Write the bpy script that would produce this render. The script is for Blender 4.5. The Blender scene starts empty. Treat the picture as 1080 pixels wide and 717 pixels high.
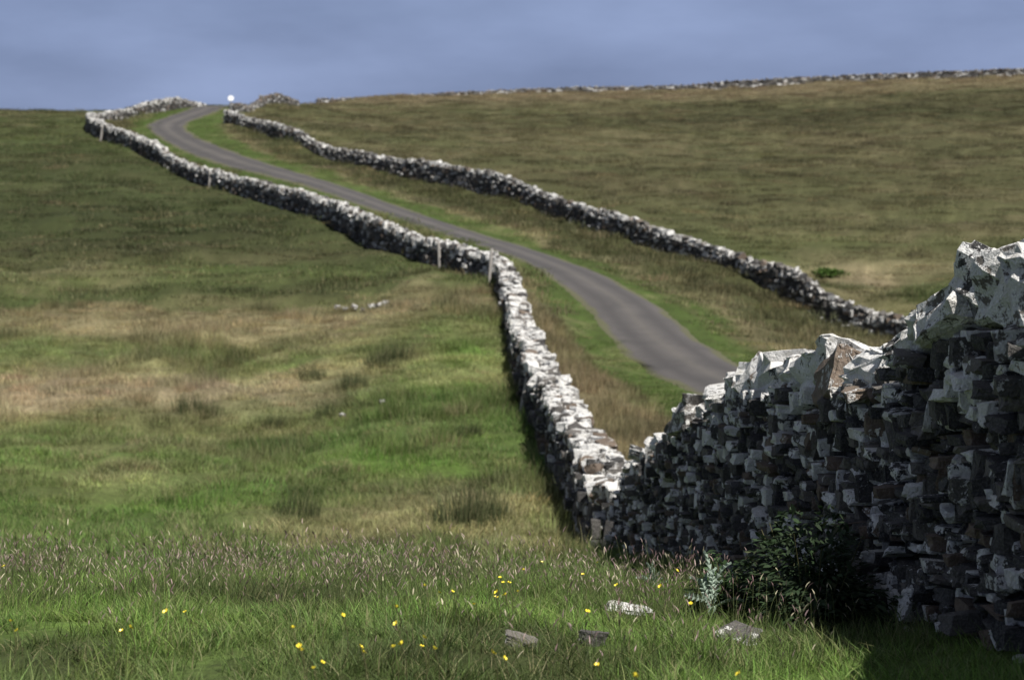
import bpy, bmesh, math, random
import numpy as np
from mathutils import Vector, Matrix, noise as mnoise

random.seed(7)
RNG = np.random.default_rng(11)
F = 2000.0            # focal length in photo pixels (1080 wide)
CX, CY = 540.0, 358.5
EYE = 1.6
PITCH = math.atan((CY - 240.0) / F)   # camera looks slightly down; eye level at row 240

# ------------------------------------------------------------------ scene / camera / light
scene = bpy.context.scene
C = scene.collection
cam_d = bpy.data.cameras.new("camera"); cam = bpy.data.objects.new("camera", cam_d); C.objects.link(cam)
cam.location = (0, 0, EYE); cam.rotation_euler = (math.pi / 2 - PITCH, 0, 0)
cam_d.sensor_width = 36; cam_d.lens = F / 1080 * 36
cam_d.clip_start = 0.1; cam_d.clip_end = 8000
cam_d.dof.use_dof = True; cam_d.dof.focus_distance = 9.6; cam_d.dof.aperture_fstop = 4.0
scene.camera = cam

SUN = Vector((0.43, -0.58, 1.0)).normalized()
sd = bpy.data.lights.new("sun", 'SUN'); sd.energy = 5.0; sd.angle = math.radians(0.5); sd.color = (1.0, 0.955, 0.88)
so = bpy.data.objects.new("sun", sd); C.objects.link(so)
so.rotation_euler = SUN.to_track_quat('Z', 'Y').to_euler(); so.location = (10, -8, 30)

w = bpy.data.worlds.new("World"); scene.world = w; w.use_nodes = True
nt = w.node_tree; nt.nodes.clear()
N = nt.nodes.new; L = nt.links.new
out = N('ShaderNodeOutputWorld'); bg = N('ShaderNodeBackground'); bg.inputs['Strength'].default_value = 0.1
sky = N('ShaderNodeTexSky'); sky.sky_type = 'NISHITA'; sky.sun_disc = False
sky.sun_elevation = math.asin(SUN.z); sky.sun_rotation = math.atan2(SUN.x, SUN.y)
tc = N('ShaderNodeTexCoord')
mp = N('ShaderNodeMapping'); mp.inputs['Scale'].default_value = (1.0, 1.0, 3.2)
L(tc.outputs['Generated'], mp.inputs[0])
nz = N('ShaderNodeTexNoise'); nz.inputs['Scale'].default_value = 4.2; nz.inputs['Detail'].default_value = 6; nz.inputs['Roughness'].default_value = 0.52
L(mp.outputs[0], nz.inputs['Vector'])
cr = N('ShaderNodeValToRGB')
cr.color_ramp.elements[0].position = 0.36; cr.color_ramp.elements[0].color = (1.28, 1.66, 2.90, 1)
cr.color_ramp.elements[1].position = 0.66; cr.color_ramp.elements[1].color = (2.15, 2.70, 4.45, 1)
L(nz.outputs['Fac'], cr.inputs[0])
nz2 = N('ShaderNodeTexNoise'); nz2.inputs['Scale'].default_value = 1.7; nz2.inputs['Detail'].default_value = 3
L(mp.outputs[0], nz2.inputs['Vector'])
mr = N('ShaderNodeMapRange'); mr.inputs['From Min'].default_value = 0.3; mr.inputs['From Max'].default_value = 0.8
mr.inputs['To Min'].default_value = 0.97; mr.inputs['To Max'].default_value = 0.9
L(nz2.outputs['Fac'], mr.inputs[0])
mx = N('ShaderNodeMix'); mx.data_type = 'RGBA'
L(mr.outputs[0], mx.inputs['Factor']); L(sky.outputs[0], mx.inputs['A']); L(cr.outputs[0], mx.inputs['B'])
sx_ = N('ShaderNodeSeparateXYZ'); L(tc.outputs['Generated'], sx_.inputs[0])
up = N('ShaderNodeMapRange'); up.inputs['From Min'].default_value = 0.12; up.inputs['From Max'].default_value = 0.55; L(sx_.outputs['Z'], up.inputs[0])
ov = N('ShaderNodeMix'); ov.data_type = 'RGBA'; ov.inputs['B'].default_value = (1.05, 1.15, 1.40, 1)      # overhead sky, out of view, greyed and dimmed to deepen shadows
L(up.outputs[0], ov.inputs['Factor']); L(mx.outputs['Result'], ov.inputs['A'])
L(ov.outputs['Result'], bg.inputs['Color']); L(bg.outputs[0], out.inputs[0])

vs = scene.view_settings
vs.view_transform = 'Standard'; vs.look = 'None'; vs.gamma = 1.0; vs.exposure = 0.40; vs.use_curve_mapping = False
scene.cycles.use_denoising = True
scene.cycles.max_bounces = 5; scene.cycles.diffuse_bounces = 2; scene.cycles.glossy_bounces = 2
scene.cycles.transmission_bounces = 2; scene.cycles.transparent_max_bounces = 4

# ------------------------------------------------------------------ geometry helpers
cp, sp = math.cos(PITCH), math.sin(PITCH)
def at(u, v, D):
    """world point seen at photo pixel (u,v), D metres in front"""
    a = (u - CX) / F; b = -(v - CY) / F
    dx = a; dy = cp + b * sp; dz = -sp + b * cp
    k = D / dy
    return (dx * k, D, EYE + dz * k)
def to_px(x, y, z):
    z = z - EYE
    f = y * cp - z * sp; up = y * sp + z * cp
    return CX + F * x / f, CY - F * up / f

def hash2(ix, iy, seed):
    h = (ix.astype(np.int64) * 374761393 + iy.astype(np.int64) * 668265263 + seed * 1442695041) & 0xffffffff
    h = ((h ^ (h >> 13)) * 1274126177) & 0xffffffff
    h = h ^ (h >> 16)
    return (h & 0xffff) / 65535.0
def vnoise(x, y, seed=0):
    x = np.asarray(x, float); y = np.asarray(y, float)
    ix = np.floor(x); iy = np.floor(y); fx = x - ix; fy = y - iy
    fx = fx * fx * (3 - 2 * fx); fy = fy * fy * (3 - 2 * fy)
    ix = ix.astype(np.int64); iy = iy.astype(np.int64)
    a = hash2(ix, iy, seed); b = hash2(ix + 1, iy, seed); c = hash2(ix, iy + 1, seed); d = hash2(ix + 1, iy + 1, seed)
    return (a + (b - a) * fx) * (1 - fy) + (c + (d - c) * fx) * fy
def fbm(x, y, seed=0, oct=4):
    s = 0; a = 1; t = 0
    for i in range(oct):
        s = s + a * vnoise(x * 2 ** i + 17.3 * i, y * 2 ** i - 9.1 * i, seed + i); t += a; a *= 0.5
    return s / t
def sstep(a, b, x):
    t = np.clip((x - a) / (b - a), 0, 1); return t * t * (3 - 2 * t)

# ------------------------------------------------------------------ terrain: surveyed heights -> smooth surface
ctl = []
for u in (-150, 120, 340):
    for D, v in ((4.5, None), (6.7, None), (9, 648), (11.5, 622), (15, 612), (19, 600), (24, 578), (30, 535), (36, 490), (42, 448),
                 (50, 395), (58, 345), (66, 303), (78, 262), (90, 228), (103, 200), (118, 172), (135, 148), (155, 130), (176, 118), (250, 136), (320, 150)):
        if u == 340 and D > 88: continue
        if v is None: ctl.append((( u - CX) / F * D, D, 0.0)); continue
        ctl.append(at(u, v, D))
for p in ((520, 648, 9), (520, 622, 11.5), (540, 612, 15), (600, 602, 19), (590, 540, 29), (568, 472, 37), (552, 430, 43), (535, 364, 52), (515, 306, 62),
          (660, 598, 20), (655, 586, 24),
          (463, 279, 70), (428, 268, 75), (389, 257, 80), (340, 233, 88), (308, 221, 94), (261, 207, 102), (216, 194, 110), (187, 184, 117), (161, 170, 124),
          (134, 154, 130), (107, 147, 137), (92, 137, 142), (110, 125, 151), (137, 122.5, 157), (165, 118, 164), (195, 113, 172), (214, 112, 180),
          (751, 395, 54), (705, 367, 60), (673, 340, 65.5), (654, 318, 69.5), (626, 300, 73), (595, 284, 77), (543, 264, 83), (478, 244, 91), (410, 221, 100),
          (340, 195, 110), (275, 177, 119), (228, 162, 128), (191, 147, 140), (178, 133, 150), (200, 123, 160), (214, 117.5, 168), (222, 114.5, 176),
          (230, 135, 250), (230, 150, 320),
          (680, 440, 46), (640, 385, 57), (600, 325, 68), (700, 560, 30), (740, 606, 16), (900, 655, 10.2), (1080, 692, 7.2), (1300, 700, 7), (1300, 650, 10),
          (925, 345, 80), (884, 340, 82), (852, 320, 84), (805, 303, 88), (774, 291, 91), (716, 267, 97), (639, 245, 104), (586, 229, 109), (535, 206, 115),
          (474, 194, 121), (410, 181, 127), (340, 164, 134), (309, 149, 139), (275, 139, 146), (239, 129, 153), (265, 117, 168), (293, 114, 176),
          (900, 560, 22), (1100, 560, 24), (900, 455, 40), (1100, 440, 42), (900, 390, 60), (1100, 385, 62), (1080, 345, 80),
          (900, 300, 95), (900, 250, 108), (900, 200, 128), (900, 150, 155), (900, 110, 190), (900, 86, 226), (900, 105, 320),
          (1150, 290, 92), (1150, 240, 110), (1150, 190, 130), (1150, 138, 160), (1150, 100, 192), (1150, 76, 226), (1150, 95, 320),
          (600, 190, 124), (600, 150, 152), (600, 120, 186), (600, 97, 226), (600, 118, 320),
          (400, 158, 140), (400, 130, 172), (400, 105, 222), (400, 128, 320), (310, 112, 190), (300, 122, 240)):
    ctl.append(at(*p))
ctl = np.array(ctl)
def warp(x, y):
    yc = np.clip(y, 4.5, 320)
    s = np.clip(x / (np.maximum(y, 0.5) + 1.0), -0.40, 0.40) * 9.0
    s = np.where(y < 4.5, np.clip(x / 5.5, -0.4, 0.4) * 9.0, s)
    return s, np.log(yc + 2.0) * 3.0
def tps_k(r2):
    return 0.5 * r2 * np.log(np.maximum(r2, 1e-12))
_s, _q = warp(ctl[:, 0], ctl[:, 1])
n = len(ctl)
K = tps_k((_s[:, None] - _s[None]) ** 2 + (_q[:, None] - _q[None]) ** 2) + np.eye(n) * 0.02
P = np.stack([np.ones(n), _s, _q], 1)
A = np.block([[K, P], [P.T, np.zeros((3, 3))]])
_angz = (ctl[:, 2] - EYE) / (ctl[:, 1] + 2.0)          # fit the slope seen from the eye: even errors near and far
sol = np.linalg.solve(A, np.concatenate([_angz, np.zeros(3)]))
def base_h(x, y):
    x = np.atleast_1d(np.asarray(x, float)); y = np.atleast_1d(np.asarray(y, float))
    o = np.empty(len(x))
    for i in range(0, len(x), 20000):
        s, q = warp(x[i:i + 20000], y[i:i + 20000])
        k = tps_k((s[:, None] - _s[None]) ** 2 + (q[:, None] - _q[None]) ** 2)
        a = k @ sol[:n] + sol[n] + sol[n + 1] * s + sol[n + 2] * q
        yy = np.clip(y[i:i + 20000], 4.5, 320)
        o[i:i + 20000] = EYE + a * (yy + 2.0)
    d = np.hypot(x, y)
    o = np.where(d > 330, o - (np.minimum(d, 1500) - 330) * 0.02, o)
    return o

def catmull(pts, step):
    pts = [np.array(p, float) for p in pts]
    pts = [2 * pts[0] - pts[1]] + pts + [2 * pts[-1] - pts[-2]]
    out = []
    for i in range(1, len(pts) - 2):
        p0, p1, p2, p3 = pts[i - 1:i + 3]
        m = max(2, int(np.linalg.norm(p2 - p1) / step))
        for k in range(m):
            t = k / m
            out.append(0.5 * ((2 * p1) + (-p0 + p2) * t + (2 * p0 - 5 * p1 + 4 * p2 - p3) * t * t + (-p0 + 3 * p1 - 3 * p2 + p3) * t ** 3))
    out.append(pts[-2]); return np.array(out)
def poly_dist(x, y, P):
    """distance to polyline, arclength irrelevant"""
    best = np.full(len(x), 1e9)
    a = P[:-1]; b = P[1:]
    for i in range(len(a)):
        d = b[i] - a[i]; l2 = d @ d + 1e-12
        t = np.clip(((x - a[i, 0]) * d[0] + (y - a[i, 1]) * d[1]) / l2, 0, 1)
        dd = np.hypot(x - a[i, 0] - t * d[0], y - a[i, 1] - t * d[1])
        best = np.minimum(best, dd)
    return best

# road centre line (x, y)
rp = [(9.2, -40), (9.0, 0), (9.2, 18), (8.9, 32), (7.6, 44)]
for u, v, D in ((751, 395, 54), (705, 367, 60), (673, 340, 65.5), (654, 318, 69.5), (626, 300, 73), (595, 284, 77), (543, 264, 83), (478, 244, 91), (410, 221, 100),
                (340, 195, 110), (275, 177, 119), (228, 162, 128), (190, 147, 140), (176, 133.5, 150), (198, 123, 160), (214, 117.5, 168), (222, 114.5, 176)):
    p = at(u, v, D); rp.append((p[0], p[1]))
rp += [(-27.5, 190), (-30, 215), (-38, 260)]
ROAD = catmull(rp, 0.8)
ROAD_C = ROAD[::4]
ROAD_HW = 1.36

# walls : (x, y, z_top) of the centre of the wall top
def tp(u, v, D): return at(u, v, D)
W1 = [(1.95, 2.0, 1.95), (2.02, 4.2, 1.92), (2.18, 5.8, 1.76)] + [(x, y, EYE + z) for x, y, z in (  # out-of-view near end, bent inward and raised to widen the wall's shade
      (2.32, 7.0, -0.04), (2.30, 7.7, -0.05), (2.28, 8.5, -0.10), (2.25, 8.9, -0.16), (2.23, 9.4, -0.28), (2.21, 9.72, -0.42), (2.19, 10.0, -0.60), (2.13, 11.5, -0.72),
      (2.03, 13, -0.86), (1.98, 14.5, -1.05), (1.93, 16, -1.32), (1.85, 18, -1.69), (1.75, 20, -2.15), (1.65, 22, -2.64), (1.55, 23.2, -3.0))]
W2 = [tp(*p) for p in ((655, 510, 24), (633, 476, 28), (613, 446, 32), (588, 406, 38), (566, 369, 44), (549, 330, 52), (541, 300, 58), (530, 272, 64),
      (516, 262, 65.5), (463, 250.5, 70), (428, 240, 75), (386, 222, 80), (358, 211, 85), (340, 205, 88), (311, 197, 94), (261, 185.5, 102), (214, 174, 110),
      (187, 165, 117), (161, 147, 124), (134, 137, 130), (107, 127, 137), (95, 120, 142), (98, 118, 147), (110, 117, 151), (134, 113, 157), (152, 107.5, 161), (167, 103.5, 164),
      (187, 102, 170), (203, 106, 176), (214, 110, 181))]
W3 = [(18.5, 20, -2.2), (18.3, 45, -2.6), (17.2, 65, -2.6)]
W3 = [(a, b, c + EYE) for a, b, c in W3] + [tp(*p) for p in ((960, 330, 77), (925, 326, 80), (884, 311, 82), (852, 290, 84), (835, 280, 86), (805, 273, 88), (774, 261, 91), (750, 257, 93), (716, 244, 97),
      (639, 219, 104), (586, 205, 109), (535, 184, 115), (474, 171, 121), (410, 163, 127), (340, 150, 134), (309, 133, 139), (275, 125, 146), (252, 118.5, 150), (239, 115, 153))]
W3B = [tp(*p) for p in ((243, 108, 166), (250, 107.5, 167), (265, 109, 170), (276, 102, 173), (285, 99, 175), (295, 97, 177), (303, 101, 179), (314, 106, 183))]
W4 = [tp(*p) for p in ((1500, 50, 216), (1350, 57, 218), (1200, 66, 221), (1080, 71, 224), (1000, 74, 226), (900, 78, 228), (800, 82.5, 228), (700, 89.5, 230), (600, 91, 230), (500, 95.3, 230), (400, 100.3, 228), (335, 103.5, 226))]
LB = np.array([(p[0], p[1]) for p in W1 + W2]); LB = LB[np.argsort(LB[:, 1])]
RB = np.array([(p[0], p[1]) for p in W3] + [(-22.5, 176), (-24, 240)]); RB = RB[np.argsort(RB[:, 1])]
def left_bound(y): return np.interp(y, LB[:, 1], LB[:, 0])
def right_bound(y): return np.interp(y, RB[:, 1], RB[:, 0])

def road_dist(x, y):
    return poly_dist(x, y, ROAD_C)
def height(x, y, rd=None):
    x = np.atleast_1d(np.asarray(x, float)); y = np.atleast_1d(np.asarray(y, float))
    if rd is None: rd = road_dist(x, y)
    h = base_h(x, y)
    d = np.hypot(x, y)
    flat = sstep(1.6, 4.5, rd)
    amp = sstep(12, 26, d)
    a = (fbm(x / 1.6, y / 2.4, 3, 3) - 0.5) * 0.62 + (fbm(x / 7.0 + 5, y / 6.0, 9, 2) - 0.5) * 0.9 * sstep(20, 45, d)
    b = (fbm(x / 0.7, y / 0.9, 5, 3) - 0.5) * 0.17 + (fbm(x / 2.4, y / 3, 6, 2) - 0.5) * 0.16 * sstep(7, 9.5, d)
    fade = 1 - sstep(260, 400, d)
    wl = sstep(0.4, 2.5, np.abs(x - left_bound(y)))
    h = h + (a * amp * (0.35 + 0.65 * wl) * flat + b * (0.4 + 0.6 * amp) * flat) * fade
    h = h - 0.10 * (1 - sstep(1.1, 1.45, rd)) + 0.0
    return h
_ds = np.concatenate([np.arange(4, 20, 0.1), np.arange(20, 80, 0.3), np.arange(80, 260, 0.8)])
def hit(u, v):
    """first ground point under photo pixel"""
    a = (u - CX) / F; b = -(v - CY) / F
    dy = cp + b * sp
    x = a / dy * _ds; z = EYE + (-sp + b * cp) / dy * _ds
    h = height(x, _ds)
    k = np.nonzero(z < h)[0]
    i = k[0] if len(k) else len(_ds) - 1
    return x[i], _ds[i], h[i]

# ------------------------------------------------------------------ mesh helpers
def mesh_np(name, verts, faces, mats=(), smooth=False, mat_idx=None):
    me = bpy.data.meshes.new(name)
    verts = np.asarray(verts, np.float32)
    me.vertices.add(len(verts)); me.vertices.foreach_set("co", verts.ravel())
    if isinstance(faces, np.ndarray):
        k = faces.shape[1]; nl = faces.size
        me.loops.add(nl); me.loops.foreach_set("vertex_index", faces.astype(np.int32).ravel())
        me.polygons.add(len(faces)); me.polygons.foreach_set("loop_start", np.arange(0, nl, k, dtype=np.int32))
    me.update(calc_edges=True)
    for m in mats: me.materials.append(m)
    if mat_idx is not None: me.polygons.foreach_set("material_index", np.asarray(mat_idx, np.int32))
    me.polygons.foreach_set("use_smooth", np.full(len(me.polygons), smooth))
    me.validate(); me.update()
    return me
def link(name, me, parent=None):
    o = bpy.data.objects.new(name, me); C.objects.link(o)
    if parent: o.parent = parent
    return o
def empty(name, loc=(0, 0, 0)):
    o = bpy.data.objects.new(name, None); C.objects.link(o); o.location = loc; o.empty_display_size = 0.1; return o
def tag(o, label=None, cat=None, group=None, kind=None):
    if label: o['label'] = label
    if cat: o['category'] = cat
    if group: o['group'] = group
    if kind: o['kind'] = kind
    return o
def col_attr(me, name, arr):
    a = me.attributes.new(name, 'FLOAT_COLOR', 'POINT')
    c = np.ones((len(me.vertices), 4), np.float32); c[:, :3] = arr
    a.data.foreach_set("color", c.ravel())

class NT:
    def __init__(s, name):
        s.m = bpy.data.materials.new(name); s.m.use_nodes = True; s.t = s.m.node_tree; s.t.nodes.clear()
        s.out = s.n('ShaderNodeOutputMaterial')
    def n(s, typ, **kw):
        x = s.t.nodes.new(typ)
        for k, v in kw.items():
            if k.startswith('i_'): x.inputs[k[2:]].default_value = v
            else: setattr(x, k, v)
        return x
    def l(s, a, b): s.t.links.new(a, b)
    def math(s, op, a, b=None, clamp=False):
        x = s.n('ShaderNodeMath', operation=op); x.use_clamp = clamp
        for i, q in enumerate((a, b)):
            if q is None: continue
            if hasattr(q, 'links'): s.l(q, x.inputs[i])
            else: x.inputs[i].default_value = q
        return x.outputs[0]
    def mix(s, f, a, b, blend='MIX'):
        x = s.n('ShaderNodeMix', data_type='RGBA', blend_type=blend)
        for k, q in (('Factor', f), ('A', a), ('B', b)):
            if hasattr(q, 'links'): s.l(q, x.inputs[k])
            else: x.inputs[k].default_value = q if k == 'Factor' else (*q, 1)
        return x.outputs['Result']
    def noise(s, vec, scale, detail=4, rough=0.55):
        x = s.n('ShaderNodeTexNoise'); x.inputs['Scale'].default_value = scale; x.inputs['Detail'].default_value = detail; x.inputs['Roughness'].default_value = rough
        s.l(vec, x.inputs['Vector']); return x.outputs['Fac']
    def ramp(s, f, a, b, lo=0.0, hi=1.0):
        x = s.n('ShaderNodeMapRange'); x.inputs['From Min'].default_value = a; x.inputs['From Max'].default_value = b
        x.inputs['To Min'].default_value = lo; x.inputs['To Max'].default_value = hi; s.l(f, x.inputs[0]); return x.outputs[0]

def stone_mat():
    t = NT("lichened_flagstone")
    g = t.n('ShaderNodeNewGeometry'); pos = g.outputs['Position']
    a = t.n('ShaderNodeAttribute', attribute_name='st'); sepc = t.n('ShaderNodeSeparateColor'); t.l(a.outputs['Color'], sepc.inputs[0])
    r1, li, r2 = sepc.outputs[0], sepc.outputs[1], sepc.outputs[2]
    n1 = t.noise(pos, 8.5, 6, 0.62); n2 = t.noise(pos, 26, 5, 0.6); n3 = t.noise(pos, 90, 3, 0.6)
    stone = t.mix(r1, (0.036, 0.036, 0.039), (0.185, 0.168, 0.150))
    rust = t.math('GREATER_THAN', r2, 0.86)
    rust = t.math('MULTIPLY', rust, 0.6)
    stone = t.mix(rust, stone, (0.23, 0.155, 0.10))
    stone = t.mix(t.ramp(n2, 0.3, 0.7), stone, (0.035, 0.034, 0.034), 'MIX') if False else t.mix(t.ramp(n2, 0.25, 0.75, 0.0, 0.55), stone, (0.03, 0.03, 0.032))
    stone = t.mix(t.ramp(n3, 0.45, 0.75, 0.0, 0.35), stone, (0.30, 0.29, 0.27))
    s = t.math('ADD', t.math('MULTIPLY', n1, 0.55), t.math('MULTIPLY', n2, 0.33)); s = t.math('ADD', s, t.math('MULTIPLY', n3, 0.12))
    thr = t.ramp(li, 0, 1, 0.68, 0.385)
    d = t.math('SUBTRACT', s, thr)
    mask = t.ramp(d, -0.008, 0.022)
    lc = t.mix(t.ramp(n3, 0.3, 0.7), (0.50, 0.50, 0.49), (0.86, 0.855, 0.85))
    lc = t.mix(t.ramp(n1, 0.5, 0.62, 0, 0.45), lc, (0.50, 0.47, 0.40))
    lc = t.mix(t.math('MULTIPLY', t.math('SUBTRACT', 1.0, li), 0.75), lc, (0.42, 0.425, 0.43))
    col = t.mix(mask, stone, lc)
    b = t.n('ShaderNodeBsdfPrincipled'); b.inputs['Roughness'].default_value = 0.82
    b.inputs['Specular IOR Level'].default_value = 0.35
    t.l(col, b.inputs['Base Color'])
    hsum = t.math('ADD', t.math('MULTIPLY', n2, 1.0), t.math('MULTIPLY', n3, 0.5)); hsum = t.math('ADD', hsum, t.math('MULTIPLY', mask, 0.08))
    bp = t.n('ShaderNodeBump'); bp.inputs['Strength'].default_value = 0.75; bp.inputs['Distance'].default_value = 0.03
    t.l(hsum, bp.inputs['Height']); t.l(bp.outputs[0], b.inputs['Normal']); t.l(b.outputs[0], t.out.inputs[0])
    return t.m
def ground_mat():
    t = NT("turf")
    g = t.n('ShaderNodeNewGeometry'); pos = g.outputs['Position']
    a = t.n('ShaderNodeAttribute', attribute_name='tint')
    n1 = t.noise(pos, 1.3, 6, 0.65); n2 = t.noise(pos, 9, 5, 0.7)
    c = t.mix(t.ramp(n1, 0.3, 0.7, 0, 0.45), a.outputs['Color'], (0.05, 0.055, 0.022))
    c = t.mix(t.ramp(n2, 0.35, 0.7, 0, 0.6), c, (0.035, 0.035, 0.018))
    b = t.n('ShaderNodeBsdfPrincipled'); b.inputs['Roughness'].default_value = 0.95; b.inputs['Specular IOR Level'].default_value = 0.1
    t.l(c, b.inputs['Base Color'])
    bp = t.n('ShaderNodeBump'); bp.inputs['Strength'].default_value = 0.8; bp.inputs['Distance'].default_value = 0.15
    t.l(t.math('ADD', n1, t.math('MULTIPLY', n2, 0.4)), bp.inputs['Height']); t.l(bp.outputs[0], b.inputs['Normal'])
    t.l(b.outputs[0], t.out.inputs[0]); return t.m
def asphalt_mat():
    t = NT("old_asphalt")
    g = t.n('ShaderNodeNewGeometry'); pos = g.outputs['Position']
    a = t.n('ShaderNodeAttribute', attribute_name='across'); sepc = t.n('ShaderNodeSeparateColor'); t.l(a.outputs['Color'], sepc.inputs[0])
    x = sepc.outputs[0]
    n1 = t.noise(pos, 0.35, 4, 0.6); n2 = t.noise(pos, 6, 6, 0.7); n3 = t.noise(pos, 60, 2, 0.7)
    c = t.mix(t.ramp(n1, 0.3, 0.7), (0.060, 0.056, 0.056), (0.094, 0.086, 0.084))
    c = t.mix(t.ramp(n2, 0.35, 0.75, 0, 0.45), c, (0.042, 0.040, 0.040))
    c = t.mix(t.ramp(n3, 0.5, 0.8, 0, 0.3), c, (0.16, 0.155, 0.15))
    n4 = t.noise(pos, 0.9, 3, 0.5); c = t.mix(t.ramp(n4, 0.58, 0.60, 0, 0.4), c, (0.048, 0.046, 0.047))
    c = t.mix(t.ramp(t.math('ABSOLUTE', x), 0.0, 0.22, 0.35, 0.0), c, (0.13, 0.12, 0.105))
    # polished wheel tracks either side of a paler, gritty crown
    tr = t.math('ABSOLUTE', t.math('SUBTRACT', t.math('ABSOLUTE', x), 0.52))
    c = t.mix(t.math('MULTIPLY', t.ramp(tr, 0.05, 0.28, 0.75, 0.0), t.ramp(n1, 0.2, 0.8, 0.6, 1.0)), c, (0.046, 0.043, 0.044))
    edge = t.ramp(t.math('ADD', t.math('ABSOLUTE', x), t.math('MULTIPLY', n2, 0.22)), 0.98, 1.1)
    c = t.mix(edge, c, (0.085, 0.085, 0.045))
    b = t.n('ShaderNodeBsdfPrincipled'); b.inputs['Roughness'].default_value = 0.85
    t.l(c, b.inputs['Base Color'])
    bp = t.n('ShaderNodeBump'); bp.inputs['Strength'].default_value = 0.4; bp.inputs['Distance'].default_value = 0.02
    t.l(n3, bp.inputs['Height']); t.l(bp.outputs[0], b.inputs['Normal']); t.l(b.outputs[0], t.out.inputs[0]); return t.m
def blade_mat(name, instanced=True, base=(0.1, 0.15, 0.04), spread=0.5, transl=0.35, vcol=False):
    t = NT(name)
    if instanced:
        a = t.n('ShaderNodeAttribute', attribute_name='tint', attribute_type='INSTANCER'); c = a.outputs['Color']
    else:
        rg = t.n('ShaderNodeRGB'); rg.outputs[0].default_value = (*base, 1); c = rg.outputs[0]
    v = t.n('ShaderNodeAttribute', attribute_name='var'); sepc = t.n('ShaderNodeSeparateColor'); t.l(v.outputs['Color'], sepc.inputs[0])
    k = t.ramp(sepc.outputs[0], 0, 1, 1 - spread, 1 + spread)
    mul = t.n('ShaderNodeVectorMath', operation='SCALE'); t.l(c, mul.inputs[0]); t.l(k, mul.inputs['Scale'])
    c2 = t.mix(t.ramp(sepc.outputs[1], 0.74, 0.98, 0, 0.7), mul.outputs[0], (0.36, 0.32, 0.18))
    if vcol:
        c2 = t.mix(sepc.outputs[2], c2, (0.11, 0.135, 0.055))
    d = t.n('ShaderNodeBsdfPrincipled'); d.inputs['Roughness'].default_value = 0.6; d.inputs['Specular IOR Level'].default_value = 0.25
    t.l(c2, d.inputs['Base Color'])
    tr = t.n('ShaderNodeBsdfTranslucent'); t.l(c2, tr.inputs['Color'])
    m = t.n('ShaderNodeMixShader'); m.inputs[0].default_value = transl
    t.l(d.outputs[0], m.inputs[1]); t.l(tr.outputs[0], m.inputs[2]); t.l(m.outputs[0], t.out.inputs[0]); return t.m
def plain(name, c, rough=0.6, spec=0.3, var=0.25, sc=20):
    t = NT(name); g = t.n('ShaderNodeNewGeometry')
    nn = t.noise(g.outputs['Position'], sc, 4, 0.6)
    cc = t.mix(t.ramp(nn, 0.3, 0.7, 0, 1), tuple(x * (1 - var) for x in c), tuple(min(1, x * (1 + var)) for x in c))
    b = t.n('ShaderNodeBsdfPrincipled'); b.inputs['Roughness'].default_value = rough; b.inputs['Specular IOR Level'].default_value = spec
    t.l(cc, b.inputs['Base Color']); t.l(b.outputs[0], t.out.inputs[0]); return t.m

M_STONE = stone_mat(); M_GROUND = ground_mat(); M_ROAD = asphalt_mat()
M_BLADE = blade_mat("grass_blade", spread=0.62); M_SEED = blade_mat("seed_head", vcol=True, transl=0.25, spread=0.35)
M_RUSH = blade_mat("rush_blade", instanced=False, base=(0.062, 0.080, 0.034), spread=0.6)

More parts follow.
